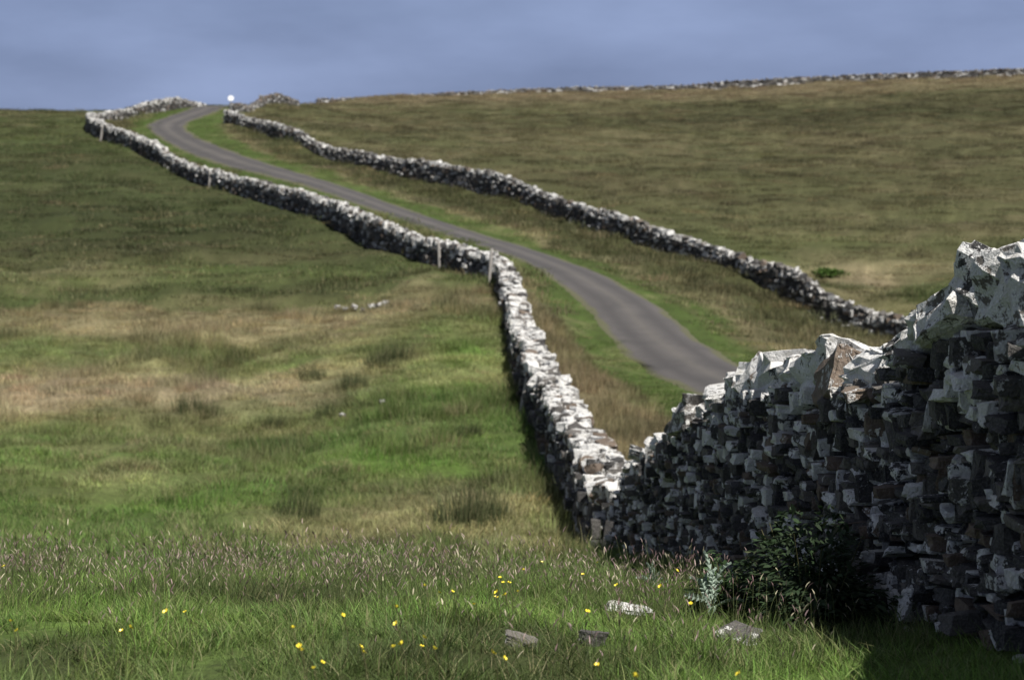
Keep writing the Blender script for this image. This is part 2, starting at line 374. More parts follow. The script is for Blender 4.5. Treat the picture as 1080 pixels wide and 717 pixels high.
# ------------------------------------------------------------------ vegetation colour of the land (what grows where)
KIND = {'bright': (0.100, 0.175, 0.034), 'green': (0.082, 0.120, 0.036), 'dark': (0.034, 0.044, 0.018), 'olive': (0.115, 0.118, 0.052),
        'straw': (0.34, 0.285, 0.17), 'pink': (0.37, 0.30, 0.20), 'brown': (0.145, 0.115, 0.07)}
patches_px = [ # u, v, half width, half height, kind, weight
    (40, 140, 130, 12, 'olive', .5), (90, 185, 150, 10, 'dark', .8), (200, 228, 230, 14, 'dark', .8), (60, 250, 120, 12, 'dark', .5), (330, 262, 160, 10, 'olive', .4),
    (120, 290, 220, 8, 'olive', .5), (430, 300, 90, 14, 'green', .9), (250, 314, 220, 6, 'dark', .7), (100, 308, 140, 6, 'green', .6),
    (80, 345, 190, 12, 'straw', 1.0), (260, 352, 190, 11, 'straw', .95), (420, 340, 70, 9, 'olive', .8), (330, 375, 110, 6, 'green', .6), (60, 378, 90, 8, 'green', .6), (420, 372, 40, 9, 'dark', .7), (330, 396, 35, 6, 'brown', .8),
    (90, 418, 170, 12, 'pink', 1.0), (250, 408, 130, 10, 'straw', 1.0), (400, 392, 90, 4, 'straw', .6), (380, 408, 70, 10, 'dark', .5),
    (470, 400, 60, 14, 'bright', .7), (500, 378, 28, 8, 'bright', .9), (440, 440, 90, 14, 'green', .8), (130, 452, 170, 9, 'olive', .7), (200, 432, 25, 5, 'dark', .7), (345, 432, 22, 5, 'dark', .6),
    (450, 470, 90, 12, 'olive', .5), (60, 480, 90, 10, 'bright', .5), (160, 488, 110, 8, 'straw', .6), (230, 495, 80, 12, 'green', .8), (420, 495, 110, 12, 'bright', .8), (340, 500, 80, 10, 'bright', .5),
    (60, 520, 120, 12, 'olive', .6), (200, 535, 90, 10, 'bright', .9), (320, 520, 25, 14, 'dark', .7), (450, 530, 90, 16, 'brown', .75), (500, 525, 40, 16, 'dark', .6), (80, 558, 160, 10, 'green', .7), (440, 556, 120, 8, 'brown', .6), (290, 470, 40, 6, 'dark', .4),
    (620, 105, 400, 5, 'pink', .75), (1000, 88, 200, 6, 'straw', .7), (700, 97, 300, 4, 'straw', .6), (520, 118, 120, 6, 'green', .6), (780, 125, 130, 7, 'dark', .9), (1000, 108, 160, 6, 'dark', .9), (500, 132, 120, 5, 'olive', .6),
    (430, 142, 90, 5, 'dark', .5), (1000, 142, 130, 5, 'straw', .6), (860, 146, 200, 4, 'brown', .5), (700, 155, 160, 7, 'dark', .5), (1030, 155, 120, 7, 'dark', .6), (600, 165, 130, 6, 'olive', .6), (800, 173, 200, 5, 'straw', .35), (950, 185, 200, 10, 'olive', .5), (860, 215, 200, 9, 'olive', .5), (650, 200, 60, 9, 'straw', .4),
    (960, 232, 220, 8, 'green', .5), (880, 246, 170, 9, 'bright', .25), (1020, 262, 100, 8, 'green', .6), (720, 235, 60, 8, 'green', .4), (900, 284, 60, 12, 'straw', .9), (920, 296, 45, 8, 'pink', .9), (1000, 280, 90, 8, 'straw', .6), (880, 320, 60, 10, 'straw', .6), (330, 122, 60, 5, 'olive', .5), (330, 131, 60, 3, 'straw', .5)]
patches = []
for (u, v, ru, rv, k, wt) in patches_px:
    x, y, z = hit(u, v); _, y1, _ = hit(u, v + rv); _, y2, _ = hit(u, max(v - rv, 60))
    patches.append((x, y, max(ru * y / F, 0.3), min(max((y2 - y1) * 0.5, 0.5), 22), KIND[k], wt))
def land(x, y, rd=None):
    """returns tint (n,3), blade height factor (n,)"""
    x = np.asarray(x, float); y = np.asarray(y, float)
    if rd is None: rd = road_dist(x, y)
    m = len(x)
    wx = x + (fbm(x / 2.2, y / 3, 21, 3) - 0.5) * 2.6; wy = y + (fbm(x / 3, y / 4, 31, 3) - 0.5) * 5.0
    big = fbm(x / 9, y / 7, 41, 4)[:, None]; mid = fbm(x / 1.6, y / 2.2, 51, 4)[:, None]; fine = fbm(x / 0.35, y / 0.45, 61, 3)[:, None]
    G = np.array(KIND['green']); O = np.array(KIND['olive']); B = np.array(KIND['bright']); D_ = np.array(KIND['dark']); S = np.array(KIND['straw']); BR = np.array(KIND['brown'])
    c = G + (O - G) * sstep(0.4, 0.62, big)
    hgt = np.full(m, 0.85)
    for (px, py, rx, ry, kc, wt) in patches:
        q = ((wx - px) / rx) ** 2 + ((wy - py) / ry) ** 2
        f = (wt * np.exp(-q * 0.9) * (q < 6))[:, None]
        c = c + (np.array(kc) - c) * f
    c = c + (D_ - c) * (0.42 * sstep(0.60, 0.74, mid)); c = c + (S - c) * (0.45 * sstep(0.50, 0.34, mid) * sstep(0.42, 0.6, big))
    hgt = hgt + 0.8 * sstep(0.5, 0.7, mid)[:, 0] - 0.25
    lf = x < left_bound(y); far_r = (x > right_bound(y)) & (y > 70)
    lush = (sstep(64, 50, y) * lf)[:, None]                       # wetter, fresher sward low on the slope
    c = c * (1 + lush * np.array([0.40, 0.55, 0.32])) 
    dark_slope = (sstep(68, 78, y) * (1 - 0.55 * sstep(112, 140, y)) * lf)[:, None]   # darker slope under the far wall
    c = c + (np.array((0.050, 0.064, 0.026)) * (0.7 + 0.7 * mid) - c) * (0.78 * dark_slope)
    band = (np.exp(-((y - 69 - 3 * (big[:, 0] - .5)) / 3.0) ** 2) * lf)[:, None]
    c = c + (np.array((0.13, 0.15, 0.06)) - c) * 0.4 * band
    stk = fbm(x / 16, y / 3.2, 131, 4)[:, None]
    c = c * np.where(far_r[:, None], 0.55 + 0.9 * stk, 1.0)
    dk = (far_r * np.exp(-((y - 178 - 12 * (big[:, 0] - .5)) / 13.0) ** 2) * sstep(5, 25, x))[:, None]
    rr = (far_r * sstep(94, 112, y))[:, None]
    c = c + (np.array((0.150, 0.132, 0.076)) * (0.40 + 0.95 * stk) - c) * (0.62 * rr)
    c = c + (np.array((0.055, 0.056, 0.028)) - c) * (0.75 * dk)
    hi = (far_r * sstep(196, 214, y))[:, None]
    c = c + (np.array((0.25, 0.20, 0.125)) * (0.7 + 0.6 * mid) - c) * (0.72 * hi)
    c = c * np.where(lf & (y > 62), 0.5 + 1.0 * fbm(x / 7 + 40, y / 2.6, 151, 4), 1.0)[:, None]
    wv = 3.0 * (fbm(x / 14, y / 30, 141, 3) - 0.5)
    for yc, wy_, xe, kc, wt in ((58.5, 3.2, -0.2, S, 0.80), (47.0, 2.0, -3.6, np.array(KIND['pink']), 0.9), (37.0, 1.0, -4.0, S, 0.45)):
        f = wt * np.exp(-((y - yc - wv) / wy_) ** 2) * sstep(xe + 1.5, xe - 3.0, x) * lf * (0.55 + 0.9 * mid[:, 0])
        c = c + (kc - c) * np.clip(f, 0, 0.95)[:, None]
    # between the walls
    lb = left_bound(y); rb = right_bound(y)
    verge = (x > lb) & (x < rb) & (y > 12) & (y < 185)
    ed = rd - ROAD_HW
    dl = x - lb; dr = rb - x
    # tall rank grass by the walls, mown bright band along the road
    leftside = dl < dr * 0 + (dl + dr) * 0.5
    near_y = sstep(75, 55, y)
    tallc = (BR * 0.45 + S * 0.55)[None] * np.ones((m, 1))
    tall_l = tallc * near_y[:, None] + (O * 0.8 + S * .15)[None] * (1 - near_y[:, None])
    tall_r = (O * 0.62 + D_ * 0.3)[None] * np.ones((m, 1))
    tall_r = tall_r + (S - tall_r) * (0.5 * sstep(0.45, 0.65, mid) * sstep(95, 70, y)[:, None])
    tall = np.where(leftside[:, None], tall_l, tall_r)
    tall = tall + (D_ * 1.3 - tall) * (0.35 * sstep(0.5, 0.7, mid))
    bw = 1.5 + 1.6 * (fbm(x / 2.2, y / 3.5, 71, 3) - 0.5) + np.where(leftside, 0.5 * near_y, 1.1)
    fb = sstep(bw + 0.7, bw - 0.4, ed)[:, None]
    strawline = (np.exp(-((ed - bw - 0.5) / 0.45) ** 2) * np.where(leftside, 0, 1) * 0.6)[:, None]
    vc = tall + ((B * 0.5 + G * 0.45) * (0.7 + 0.6 * mid) - tall) * fb
    vc = vc + (S - vc) * strawline
    vc = vc + (S - vc) * (0.35 * sstep(0.55, 0.75, mid) * fb)
    vh = 1.45 * (1 - fb[:, 0]) + 0.28 * fb[:, 0]
    c = np.where(verge[:, None], vc, c); hgt = np.where(verge, vh, hgt)
    # foreground bank
    fg = (y < 14) & (x < lb)
    fc = G * 1.38 + (B * 1.22 + O * 0.12 - G * 1.2) * sstep(0.35, 0.6, mid) 
    fc = fc + (D_ - fc) * (0.6 * sstep(0.50, 0.66, fbm(x / 0.6, y / 0.8, 81, 3)[:, None]))
    c = np.where(fg[:, None], fc, c); hgt = np.where(fg, 0.34 + 0.9 * fbm(x / 0.42, y / 0.6, 87, 3) ** 1.3 + 0.3 * sstep(8.5, 11, y) * fbm(x / 1.3, y / 1.3, 88, 2) + 0.45 * sstep(1.3, 0.6, lb - x) * sstep(8.5, 10.5, y), hgt)
    c = c * (0.55 + 0.9 * fine)
    return c, np.clip(hgt, 0.15, 2)

# ------------------------------------------------------------------ ground
ang = np.concatenate([np.arange(-180, -26, 4.0), np.arange(-26, 26, 0.12), np.arange(26, 180.1, 4.0)]) * math.pi / 180
rad = [0.25]
while rad[-1] < 330: rad.append(rad[-1] * 1.0125 + 0.01)
while rad[-1] < 4000: rad.append(rad[-1] * 1.12)
rad = np.array(rad)
AA, RR = np.meshgrid(ang, rad)
gx = (np.sin(AA) * RR).ravel(); gy = (np.cos(AA) * RR).ravel()
rdg = road_dist(gx, gy)
gz = height(gx, gy, rdg)
nr, na = RR.shape
ii, jj = np.meshgrid(np.arange(nr - 1), np.arange(na - 1), indexing='ij')
q = (ii * na + jj).ravel()
fc = np.stack([q, q + na, q + na + 1, q + 1], 1)
me = mesh_np("ground", np.stack([gx, gy, gz], 1), fc, [M_GROUND], smooth=True)
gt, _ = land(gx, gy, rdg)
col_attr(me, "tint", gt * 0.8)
tag(link("ground", me), kind='structure')

# ------------------------------------------------------------------ road
tang = np.gradient(ROAD, axis=0); tang /= np.linalg.norm(tang, axis=1)[:, None]; nor = np.stack([-tang[:, 1], tang[:, 0]], 1)
offs = [-1.5, -1.12, -1.0, -0.75, -0.5, -0.25, 0, 0.25, 0.5, 0.75, 1.0, 1.12, 1.5]
rv = []; ra = []
cz = base_h(ROAD[:, 0], ROAD[:, 1])
for k, o in enumerate(offs):
    wob = (vnoise(np.arange(len(ROAD)) * 0.6, np.full(len(ROAD), k * 1.0), 91) - 0.5) * (0.42 if abs(o) >= 1 else 0)
    oo = o * ROAD_HW + wob * np.sign(o)
    px = ROAD[:, 0] + nor[:, 0] * oo; py = ROAD[:, 1] + nor[:, 1] * oo
    pz = base_h(px, py)
    z = pz + 0.030 - 0.02 * o * o
    if abs(o) > 1.05: z = pz - (0.01 if abs(o) < 1.2 else 0.25)
    rv.append(np.stack([px, py, z], 1)); ra.append(np.full(len(ROAD), o))
rv = np.stack(rv, 1).reshape(-1, 3); ra = np.stack(ra, 1).ravel()
m_, k_ = len(ROAD), len(offs)
ii, jj = np.meshgrid(np.arange(m_ - 1), np.arange(k_ - 1), indexing='ij'); q = (ii * k_ + jj).ravel()
me = mesh_np("road", rv, np.stack([q, q + 1, q + k_ + 1, q + k_], 1), [M_ROAD], smooth=True)
col_attr(me, "across", np.repeat(ra[:, None], 3, 1))
tag(link("road", me), kind='structure')

# ------------------------------------------------------------------ stones
def hull_stone(seed, sub=0, disp=0.0, extra=6, jit=0.14, cuts=1, bev=0.04):
    r = random.Random(seed)
    bm = bmesh.new()
    for sx in (-1, 1):
        for sy in (-1, 1):
            for sz in (-1, 1):
                bm.verts.new((sx * 0.5 * (1 - r.random() * jit * 2), sy * 0.5 * (1 - r.random() * jit * 2), sz * 0.5 * (1 - r.random() * jit * 1.4)))
    for k in range(extra):
        p = [r.uniform(-0.5, 0.5) for _ in range(3)]; ax = r.randrange(3); p[ax] = math.copysign(0.5, p[ax]) * (1 - r.random() * 0.12)
        bm.verts.new(p)
    res = bmesh.ops.convex_hull(bm, input=list(bm.verts))
    for v in [v for v in bm.verts if not v.link_faces]: bm.verts.remove(v)
    bmesh.ops.dissolve_limit(bm, angle_limit=0.12, verts=list(bm.verts), edges=list(bm.edges))
    if sub:
        bmesh.ops.bevel(bm, geom=list(bm.edges), offset=bev, segments=1, profile=0.5, affect='EDGES', clamp_overlap=True)
        bmesh.ops.triangulate(bm, faces=list(bm.faces))
        for _ in range(sub):
            long = [e for e in bm.edges if e.calc_length() > 0.16 / (1 + 0.9 * (sub - 1))]
            bmesh.ops.subdivide_edges(bm, edges=long, cuts=cuts)
            bmesh.ops.triangulate(bm, faces=list(bm.faces))
        o = Vector((seed * 3.1, seed * 1.7, seed * 0.9))
        for v in bm.verts:
            d = mnoise.noise(v.co * 2.6 + o) * 0.7 + mnoise.noise(v.co * 7 + o) * 0.6 + mnoise.noise(v.co * 16 + o) * 0.5
            bed = round(mnoise.noise(Vector((v.co.x * 1.2, v.co.y * 1.2, v.co.z * 9)) + o) * 3) / 3      # steps of cleaved beds
            n_ = Vector((v.co.x, v.co.y, 0)).normalized()
            v.co += v.co.normalized() * d * disp + n_ * bed * disp * 1.5
    bmesh.ops.triangulate(bm, faces=list(bm.faces))
    bmesh.ops.recalc_face_normals(bm, faces=list(bm.faces))
    bm.verts.index_update()
    V = np.array([v.co[:] for v in bm.verts]); T = np.array([[v.index for v in f.verts] for f in bm.faces])
    bm.free(); return V, T
LIB_HI = [hull_stone(100 + i, sub=1, disp=0.055, jit=0.2, bev=0.025) for i in range(26)]
LIB_LO = [hull_stone(200 + i, jit=0.2) for i in range(20)]
LIB_COP = [hull_stone(300 + i, sub=2, disp=0.065, extra=4, jit=0.22, bev=0.045) for i in range(22)]
LIB_COPM = [hull_stone(340 + i, sub=1, disp=0.08, extra=5, jit=0.24, bev=0.09) for i in range(16)]

def rotm(a, b, c):
    ca, sa, cb, sb, cc, sc = math.cos(a), math.sin(a), math.cos(b), math.sin(b), math.cos(c), math.sin(c)
    rx = np.array([[1, 0, 0], [0, ca, -sa], [0, sa, ca]]); ry = np.array([[cb, 0, sb], [0, 1, 0], [-sb, 0, cb]]); rz = np.array([[cc, -sc, 0], [sc, cc, 0], [0, 0, 1]])
    return rz @ ry @ rx
class Heap:
    def __init__(s): s.V = []; s.T = []; s.A = []; s.n = 0
    def add(s, lib, size, rot, pos, st):
        V, T = lib
        v = (V * size) @ rot.T + pos
        s.V.append(v); s.T.append(T + s.n); s.A.append(np.tile(st, (len(v), 1))); s.n += len(v)
    def mesh(s, name, mat=None):
        me = mesh_np(name, np.concatenate(s.V), np.concatenate(s.T), [mat or M_STONE])
        col_attr(me, 'st', np.concatenate(s.A)); return me

class Line:
    """wall centre line with arclength lookup"""
    def __init__(s, pts, step=0.25):
        p = catmull(pts, step); s.p = p
        d = np.hypot(np.diff(p[:, 0]), np.diff(p[:, 1])); s.s = np.concatenate([[0], np.cumsum(d)]); s.len = s.s[-1]
        s.g = height(p[:, 0], p[:, 1])
        t = np.gradient(p[:, :2], axis=0); t /= np.linalg.norm(t, axis=1)[:, None] + 1e-9
        s.t = t
    def at(s, q):
        x = np.interp(q, s.s, s.p[:, 0]); y = np.interp(q, s.s, s.p[:, 1]); zt = np.interp(q, s.s, s.p[:, 2]); g = np.interp(q, s.s, s.g)
        tx = np.interp(q, s.s, s.t[:, 0]); ty = np.interp(q, s.s, s.t[:, 1]); l = math.hypot(tx, ty) + 1e-9
        return x, y, zt, g, tx / l, ty / l

def build_wall(line, name, label, cop_h, r_seed, course=(0.05, 0.12), length=(0.12, 0.36), th_top=0.25, th_base=0.38, lib=None, cop_len=(0.3, 0.6), cop_w=(0.5, 0.72),
               n_parts=100, cop_lib=None, lich_face=0.3, lich_top=0.85, holes=None, order_y=True, face_sides=(1, -1), hero=None, minh=0.35, group=None, cop_two=False, jitter=0.024, rough=0.0, cop_bare=0.12, tall_p=0.16, yaw_j=0.09):
    r = random.Random(r_seed)
    root = empty(name, (line.p[len(line.p) // 2][0], line.p[len(line.p) // 2][1], line.g[len(line.p) // 2]))
    tag(root, label, 'stone wall', group)
    bpy.context.view_layer.update()
    inv = -np.array(root.location)
    hp = Heap()
    def thf(y): return 1.0 if y < 58 else (0.72 if y > 66 else 1.0 - 0.28 * (y - 58) / 8)
    def prof(q):
        x, y, zt, g, tx, ty = line.at(q); zt = zt - 0.10 * (1 - thf(y)) / 0.28
        H = (max(zt - g, minh) if minh else zt - g) + rough * (math.sin(q * 2.1 + r_seed) * 0.5 + math.sin(q * 0.77 + 2 * r_seed) * 0.6 + math.sin(q * 5.3) * 0.35)
        ch = cop_h(y) if callable(cop_h) else cop_h
        return x, y, g, H, ch, tx, ty
    Lgt = line.len
    # dark hearting inside (packed rubble, closed)
    cs = np.arange(0, Lgt, 0.5); core = []
    for q in cs:
        x, y, g, H, ch, tx, ty = prof(q); nx, ny = -ty, tx
        top = H - ch - 0.02
        for sd, z in ((-1, -0.3), (-1, top), (1, top), (1, -0.3)):
            hw = ((th_base if z < 0 else th_top) - 0.10) * thf(y)
            core.append((x + nx * sd * hw, y + ny * sd * hw, g + z))
    core = np.array(core) + inv
    fcs = []
    for i in range(len(cs) - 1):
        for k in range(4):
            a = i * 4 + k; b = i * 4 + (k + 1) % 4; fcs += [(a, b, b + 4), (a, b + 4, a + 4)]
    e = (len(cs) - 1) * 4; fcs += [(0, 2, 1), (0, 3, 2), (e, e + 1, e + 2), (e, e + 2, e + 3)]
    hp.V.append(core); hp.T.append(np.array(fcs)); hp.A.append(np.tile((0.05, 0.0, 0.2), (len(core), 1))); hp.n += len(core)
    Hmax = max((line.p[:, 2] - line.g).max(), minh or 0) + 0.2
    for side in face_sides:
        z = -0.12; row = 0
        while z < Hmax:
            h = r.uniform(*course) * (1.25 if r.random() < 0.15 else 1)
            q = r.uniform(0, 0.2)
            while q < Lgt:
                ln = r.uniform(*length)
                tall = r.random() < tall_p
                hh = h * (r.uniform(1.6, 2.4) if tall else r.uniform(0.85, 1.12))
                if tall: ln *= 0.6
                qc = q + ln / 2
                x, y, g, H, ch, tx, ty = prof(min(qc, Lgt))
                wob = 0.05 * math.sin(qc * 1.7 + row * 0.9) + 0.04 * math.sin(qc * 4.1)
                zc = z + hh / 2 + wob
                if zc + hh * 0.3 < H - ch * 0.9:
                    t = min(max(zc / max(H, 0.1), 0), 1)
                    hw = (th_base + (th_top - th_base) * t) * thf(y)
                    dep = r.uniform(0.14, 0.26)
                    off = hw - dep / 2 + r.gauss(0, jitter) + (r.uniform(0.02, 0.06) if r.random() < 0.1 else 0)
                    nx, ny = -ty * side, tx * side
                    yaw = math.atan2(ty, tx) + r.gauss(0, yaw_j)
                    rot = rotm(r.gauss(0, 0.08), r.gauss(0, 0.10) + (r.choice((-1, 1)) * r.uniform(0.3, 1.3) if r.random() < 0.05 else 0), yaw)
                    li = lich_face * (r.random() ** 2.2) * 2.6
                    li = min(li + (0.35 if zc > H - ch - 0.25 and r.random() < 0.5 else 0), 0.9)
                    hp.add(r.choice(lib), np.array([ln * r.uniform(0.98, 1.1), dep, hh * 0.98]), rot,
                           np.array([x + nx * off, y + ny * off, g + zc]) + inv, (r.random() ** 2.0, li, r.random() * (0.97 if zc < H * 0.7 else 1)))
                q += ln * 0.98
            z += h; row += 1
    # rubble closing the top under the coping
    q = 0
    while q < Lgt:
        ln = r.uniform(0.12, 0.3); x, y, g, H, ch, tx, ty = prof(q)
        for _ in range(3):
            nx, ny = -ty, tx; off = r.uniform(-th_top * 0.8, th_top * 0.8)
            hp.add(r.choice(lib), np.array([ln, r.uniform(0.12, 0.28), r.uniform(0.05, 0.11)]), rotm(r.gauss(0, 0.12), r.gauss(0, 0.12), r.uniform(0, 6.28)),
                   np.array([x + nx * off, y + ny * off, g + H - ch - r.uniform(-0.03, 0.05)]) + inv, (r.random(), lich_top * r.uniform(0.4, 1), r.random()))
        q += ln * 0.8
    link("masonry", hp.mesh(name + "_masonry"), root)
    # coping
    cops = []
    if hero:
        for hrow in hero: cops.append(hrow)
    hspan = [(h_['q'] - h_['sz'][0] * 0.42, h_['q'] + h_['sz'][0] * 0.42) for h_ in (hero or [])]
    q = 0.0
    while q < Lgt:
        x, y, g, H, ch, tx, ty = prof(q)
        ln = r.uniform(*cop_len) * (0.62 if cop_two and r.random() < 0.4 else 1)
        mid = q + ln / 2
        if not any(a < mid < b for a, b in hspan):
            reps = 2 if cop_two else 1
            for k in range(reps):
                off = r.gauss(0, 0.04) if reps == 1 else (k - 0.5) * r.uniform(0.2, 0.36) + r.gauss(0, 0.05)
                hgt = ch * r.uniform(0.6, 1.35)
                wd = r.uniform(*cop_w) * (1 if reps == 1 else 0.62)
                edge = r.random() < 0.3
                rx, ry = r.gauss(0, 0.17), r.gauss(0, 0.22)
                sz = (ln * 1.08, wd, hgt)
                if edge and reps == 1: sz = (ln * 0.7, wd * 0.8, hgt * 1.25); ry = r.uniform(0.2, 0.7) * r.choice((-1, 1))
                cops.append(dict(q=mid, off=off, sz=sz, rot=(rx, ry, r.gauss(0, 0.35)), z=None, li=lich_top * (r.uniform(0.72, 1.12) if r.random() > cop_bare else r.uniform(0.2, 0.6)), c=r.random(), r2=r.random()))
        q += ln * 0.92
    info = []
    for c in cops:
        x, y, g, H, ch, tx, ty = prof(min(max(c['q'], 0), Lgt))
        info.append((math.hypot(x, y - 0), c, (x, y, g, H, ch, tx, ty)))
    vis = [t for t in info if t[0] > 5.5]; info = [t for t in info if t[0] <= 5.5]
    vis.sort(key=lambda t: t[0]); info = vis + info
    rest = Heap(); parts = 0
    for i, (dd, c, (x, y, g, H, ch, tx, ty)) in enumerate(info):
        nx, ny = -ty, tx
        tf = thf(y); c['sz'] = (c['sz'][0], c['sz'][1] * tf, c['sz'][2]); c['li'] = c['li'] * (1 - 0.35 * (1 - tf) * (c['sz'][0] < 9))
        rot = rotm(c['rot'][0], c['rot'][1], math.atan2(ty, tx) + c['rot'][2])
        zc = g + H - c['sz'][2] * 0.5 if c['z'] is None else g + H + c['z']
        zc -= 0.02
        pos = np.array([x + nx * c['off'], y + ny * c['off'], zc])
        lb_ = r.choice(cop_lib)
        st = (c['c'], c['li'], c['r2'])
        if parts < n_parts:
            h1 = Heap(); h1.add(lb_, np.array(c['sz']), rot, np.zeros(3), st)
            o = link("coping_stone", h1.mesh("coping_stone"), root); o.location = pos + inv; parts += 1
        else: rest.add(lb_, np.array(c['sz']), rot, pos + inv, st)
    if rest.V:
        o = link("coping", rest.mesh("coping"), root)
        if n_parts: o['kind'] = 'stuff'
    return root

L1 = Line(W1, 0.12)
def q_at_y(line, y): return float(np.interp(y, line.p[:, 1], line.s))
def ch1(y): return 0.40 if y < 9.62 else (0.27 if y < 19 else 0.2)
def hz(y, off, sz, rot, z, li, c, r2=0.3): return dict(q=q_at_y(L1, y), off=off, sz=sz, rot=rot, z=z, li=li, c=c, r2=r2)
hero1 = [ # y, offset, size(len along, across, high), rot, z centre above wall top line, lichen, tone
    hz(7.05, 0.10, (0.50, 0.34, 0.46), (0.05, 0.15, 0.1), -0.18, 0.75, 0.8),
    hz(7.55, 0.02, (0.46, 0.60, 0.30), (0.1, -0.1, 0.2), -0.20, 0.75, 0.9, 0.5),
    hz(8.22, 0.0, (0.52, 0.58, 0.38), (0.25, 0.14, 0.45), -0.19, 0.76, 0.9),
    hz(8.86, 0.04, (0.50, 0.60, 0.25), (0.2, 0.40, 0.2), -0.24, 0.74, 0.8),
    hz(9.20, 0.02, (0.46, 0.62, 0.26), (0.15, 0.45, 0.25), -0.24, 0.8, 0.6),
    hz(9.56, 0.02, (0.34, 0.62, 0.22), (0.1, 0.30, 0.35), -0.23, 0.8, 0.2),
    hz(10.5, -0.02, (0.62, 0.60, 0.26), (0.1, 0.02, 0.1), -0.14, 0.95, 0.7),
    hz(11.15, 0.18, (0.42, 0.34, 0.34), (0.35, 0.3, 0.2), -0.20, 0.45, 0.9, 0.97),
    hz(11.2, -0.18, (0.55, 0.36, 0.26), (0.1, 0.1, 0.0), -0.10, 0.92, 0.7),
    hz(11.9, 0.0, (0.60, 0.62, 0.28), (0.1, 0.12, 0.1), -0.16, 0.93, 0.7),
    hz(12.6, 0.0, (0.60, 0.55, 0.26), (0.1, 0.1, -0.1), -0.14, 0.97, 0.7),
    hz(13.4, 0.02, (0.50, 0.55, 0.26), (0.0, 0.35, 0.1), -0.14, 0.93, 0.6),
    hz(17.6, 0.10, (0.60, 0.55, 0.34), (0.2, 0.25, 0.1), -0.16, 0.55, 0.7)]
build_wall(L1, "dry_stone_wall", "tall dark dry stone wall with big lichen-white coping stones at the right edge", ch1, 1, course=(0.026, 0.088), length=(0.06, 0.21), tall_p=0.27, yaw_j=0.15,
           lib=LIB_HI, cop_lib=LIB_COP, cop_len=(0.28, 0.55), cop_w=(0.45, 0.66), n_parts=100, lich_face=0.46, lich_top=0.84, hero=hero1, group="dry stone walls", jitter=0.038)
L2 = Line(W2, 0.4)
build_wall(L2, "dry_stone_wall", "long winding dry stone wall left of the road, climbing from the dip to the crest", 0.27, 2, course=(0.08, 0.17), length=(0.18, 0.45), th_top=0.26, th_base=0.42,
           lib=LIB_LO, cop_lib=LIB_COPM, cop_len=(0.22, 0.42), cop_w=(0.36, 0.56), n_parts=100, lich_face=0.30, lich_top=0.84, group="dry stone walls", cop_two=True, jitter=0.045, rough=0.07, cop_bare=0.22)
L3 = Line(W3, 0.6)
build_wall(L3, "dry_stone_wall", "long dry stone wall right of the road, dividing it from the broad open hillside", 0.26, 3, course=(0.10, 0.2), length=(0.2, 0.5), th_top=0.26, th_base=0.42,
           lib=LIB_LO, cop_lib=LIB_LO, cop_len=(0.3, 0.6), cop_w=(0.42, 0.66), n_parts=100, lich_face=0.36, lich_top=0.80, group="dry stone walls", minh=0.6, jitter=0.05, rough=0.08, cop_bare=0.35)
L3b = Line(W3B, 0.4)
build_wall(L3b, "dry_stone_wall", "short humped stretch of stone wall on the crest just beyond the small white sign", 0.3, 4, course=(0.12, 0.2), length=(0.25, 0.5), lib=LIB_LO, cop_lib=LIB_LO,
           cop_len=(0.35, 0.6), n_parts=40, lich_face=0.35, lich_top=0.5, rough=0.08, group="dry stone walls", minh=0.5)
L4 = Line(W4, 1.0)
build_wall(L4, "dry_stone_wall", "low thin dry stone wall running along the skyline above the hillside at right", 0.16, 5, course=(0.14, 0.22), length=(0.35, 0.8), lib=LIB_LO, cop_lib=LIB_LO,
           cop_len=(0.4, 0.9), n_parts=0, lich_face=0.4, lich_top=0.6, rough=0.05, cop_bare=0.4, group="dry stone walls", minh=0.45)

# ------------------------------------------------------------------ grass
def tuft_mesh(name, seed, nbl, radius, h0, h1, wdt, lean=0.5, segs=3, mat=None, cup=0.0):
    r = random.Random(seed)
    V = []; Fq = []; var = []
    for b in range(nbl):
        a = r.uniform(0, 6.283); rr = radius * math.sqrt(r.random()); bx, by = math.cos(a) * rr, math.sin(a) * rr
        h = r.uniform(h0, h1) * (1 - 0.35 * (rr / radius) ** 2); fa = r.uniform(0, 6.283); ln = r.uniform(0.1, lean) * h
        la = a * 0.5 + r.uniform(0, 6.283) * 0.5 + r.uniform(-.6, .6)
        wx, wy = math.cos(fa) * wdt / 2, math.sin(fa) * wdt / 2
        v1, v2 = r.random(), r.random(); i0 = len(V)
        for k in range(segs + 1):
            t = k / segs; c = t * t
            x = bx + math.cos(la) * ln * c; y = by + math.sin(la) * ln * c; z = h * (t - 0.18 * c * ln / h) - 0.02
            wk = (1 - t ** 1.6) * (0.7 + 0.3 * math.sin(math.pi * min(t + 0.2, 1)))
            if k == segs: V.append((x, y, z)); var.append((v1, v2, 0))
            else:
                V.append((x - wx * wk, y - wy * wk, z)); V.append((x + wx * wk, y + wy * wk, z)); var += [(v1, v2, 0)] * 2
        for k in range(segs):
            a0 = i0 + 2 * k
            if k == segs - 1: Fq.append((a0, a0 + 1, a0 + 2))
            else: Fq += [(a0, a0 + 1, a0 + 3), (a0, a0 + 3, a0 + 2)]
    me = mesh_np(name, np.array(V), np.array(Fq), [mat or M_BLADE]); col_attr(me, 'var', np.array(var)); return me
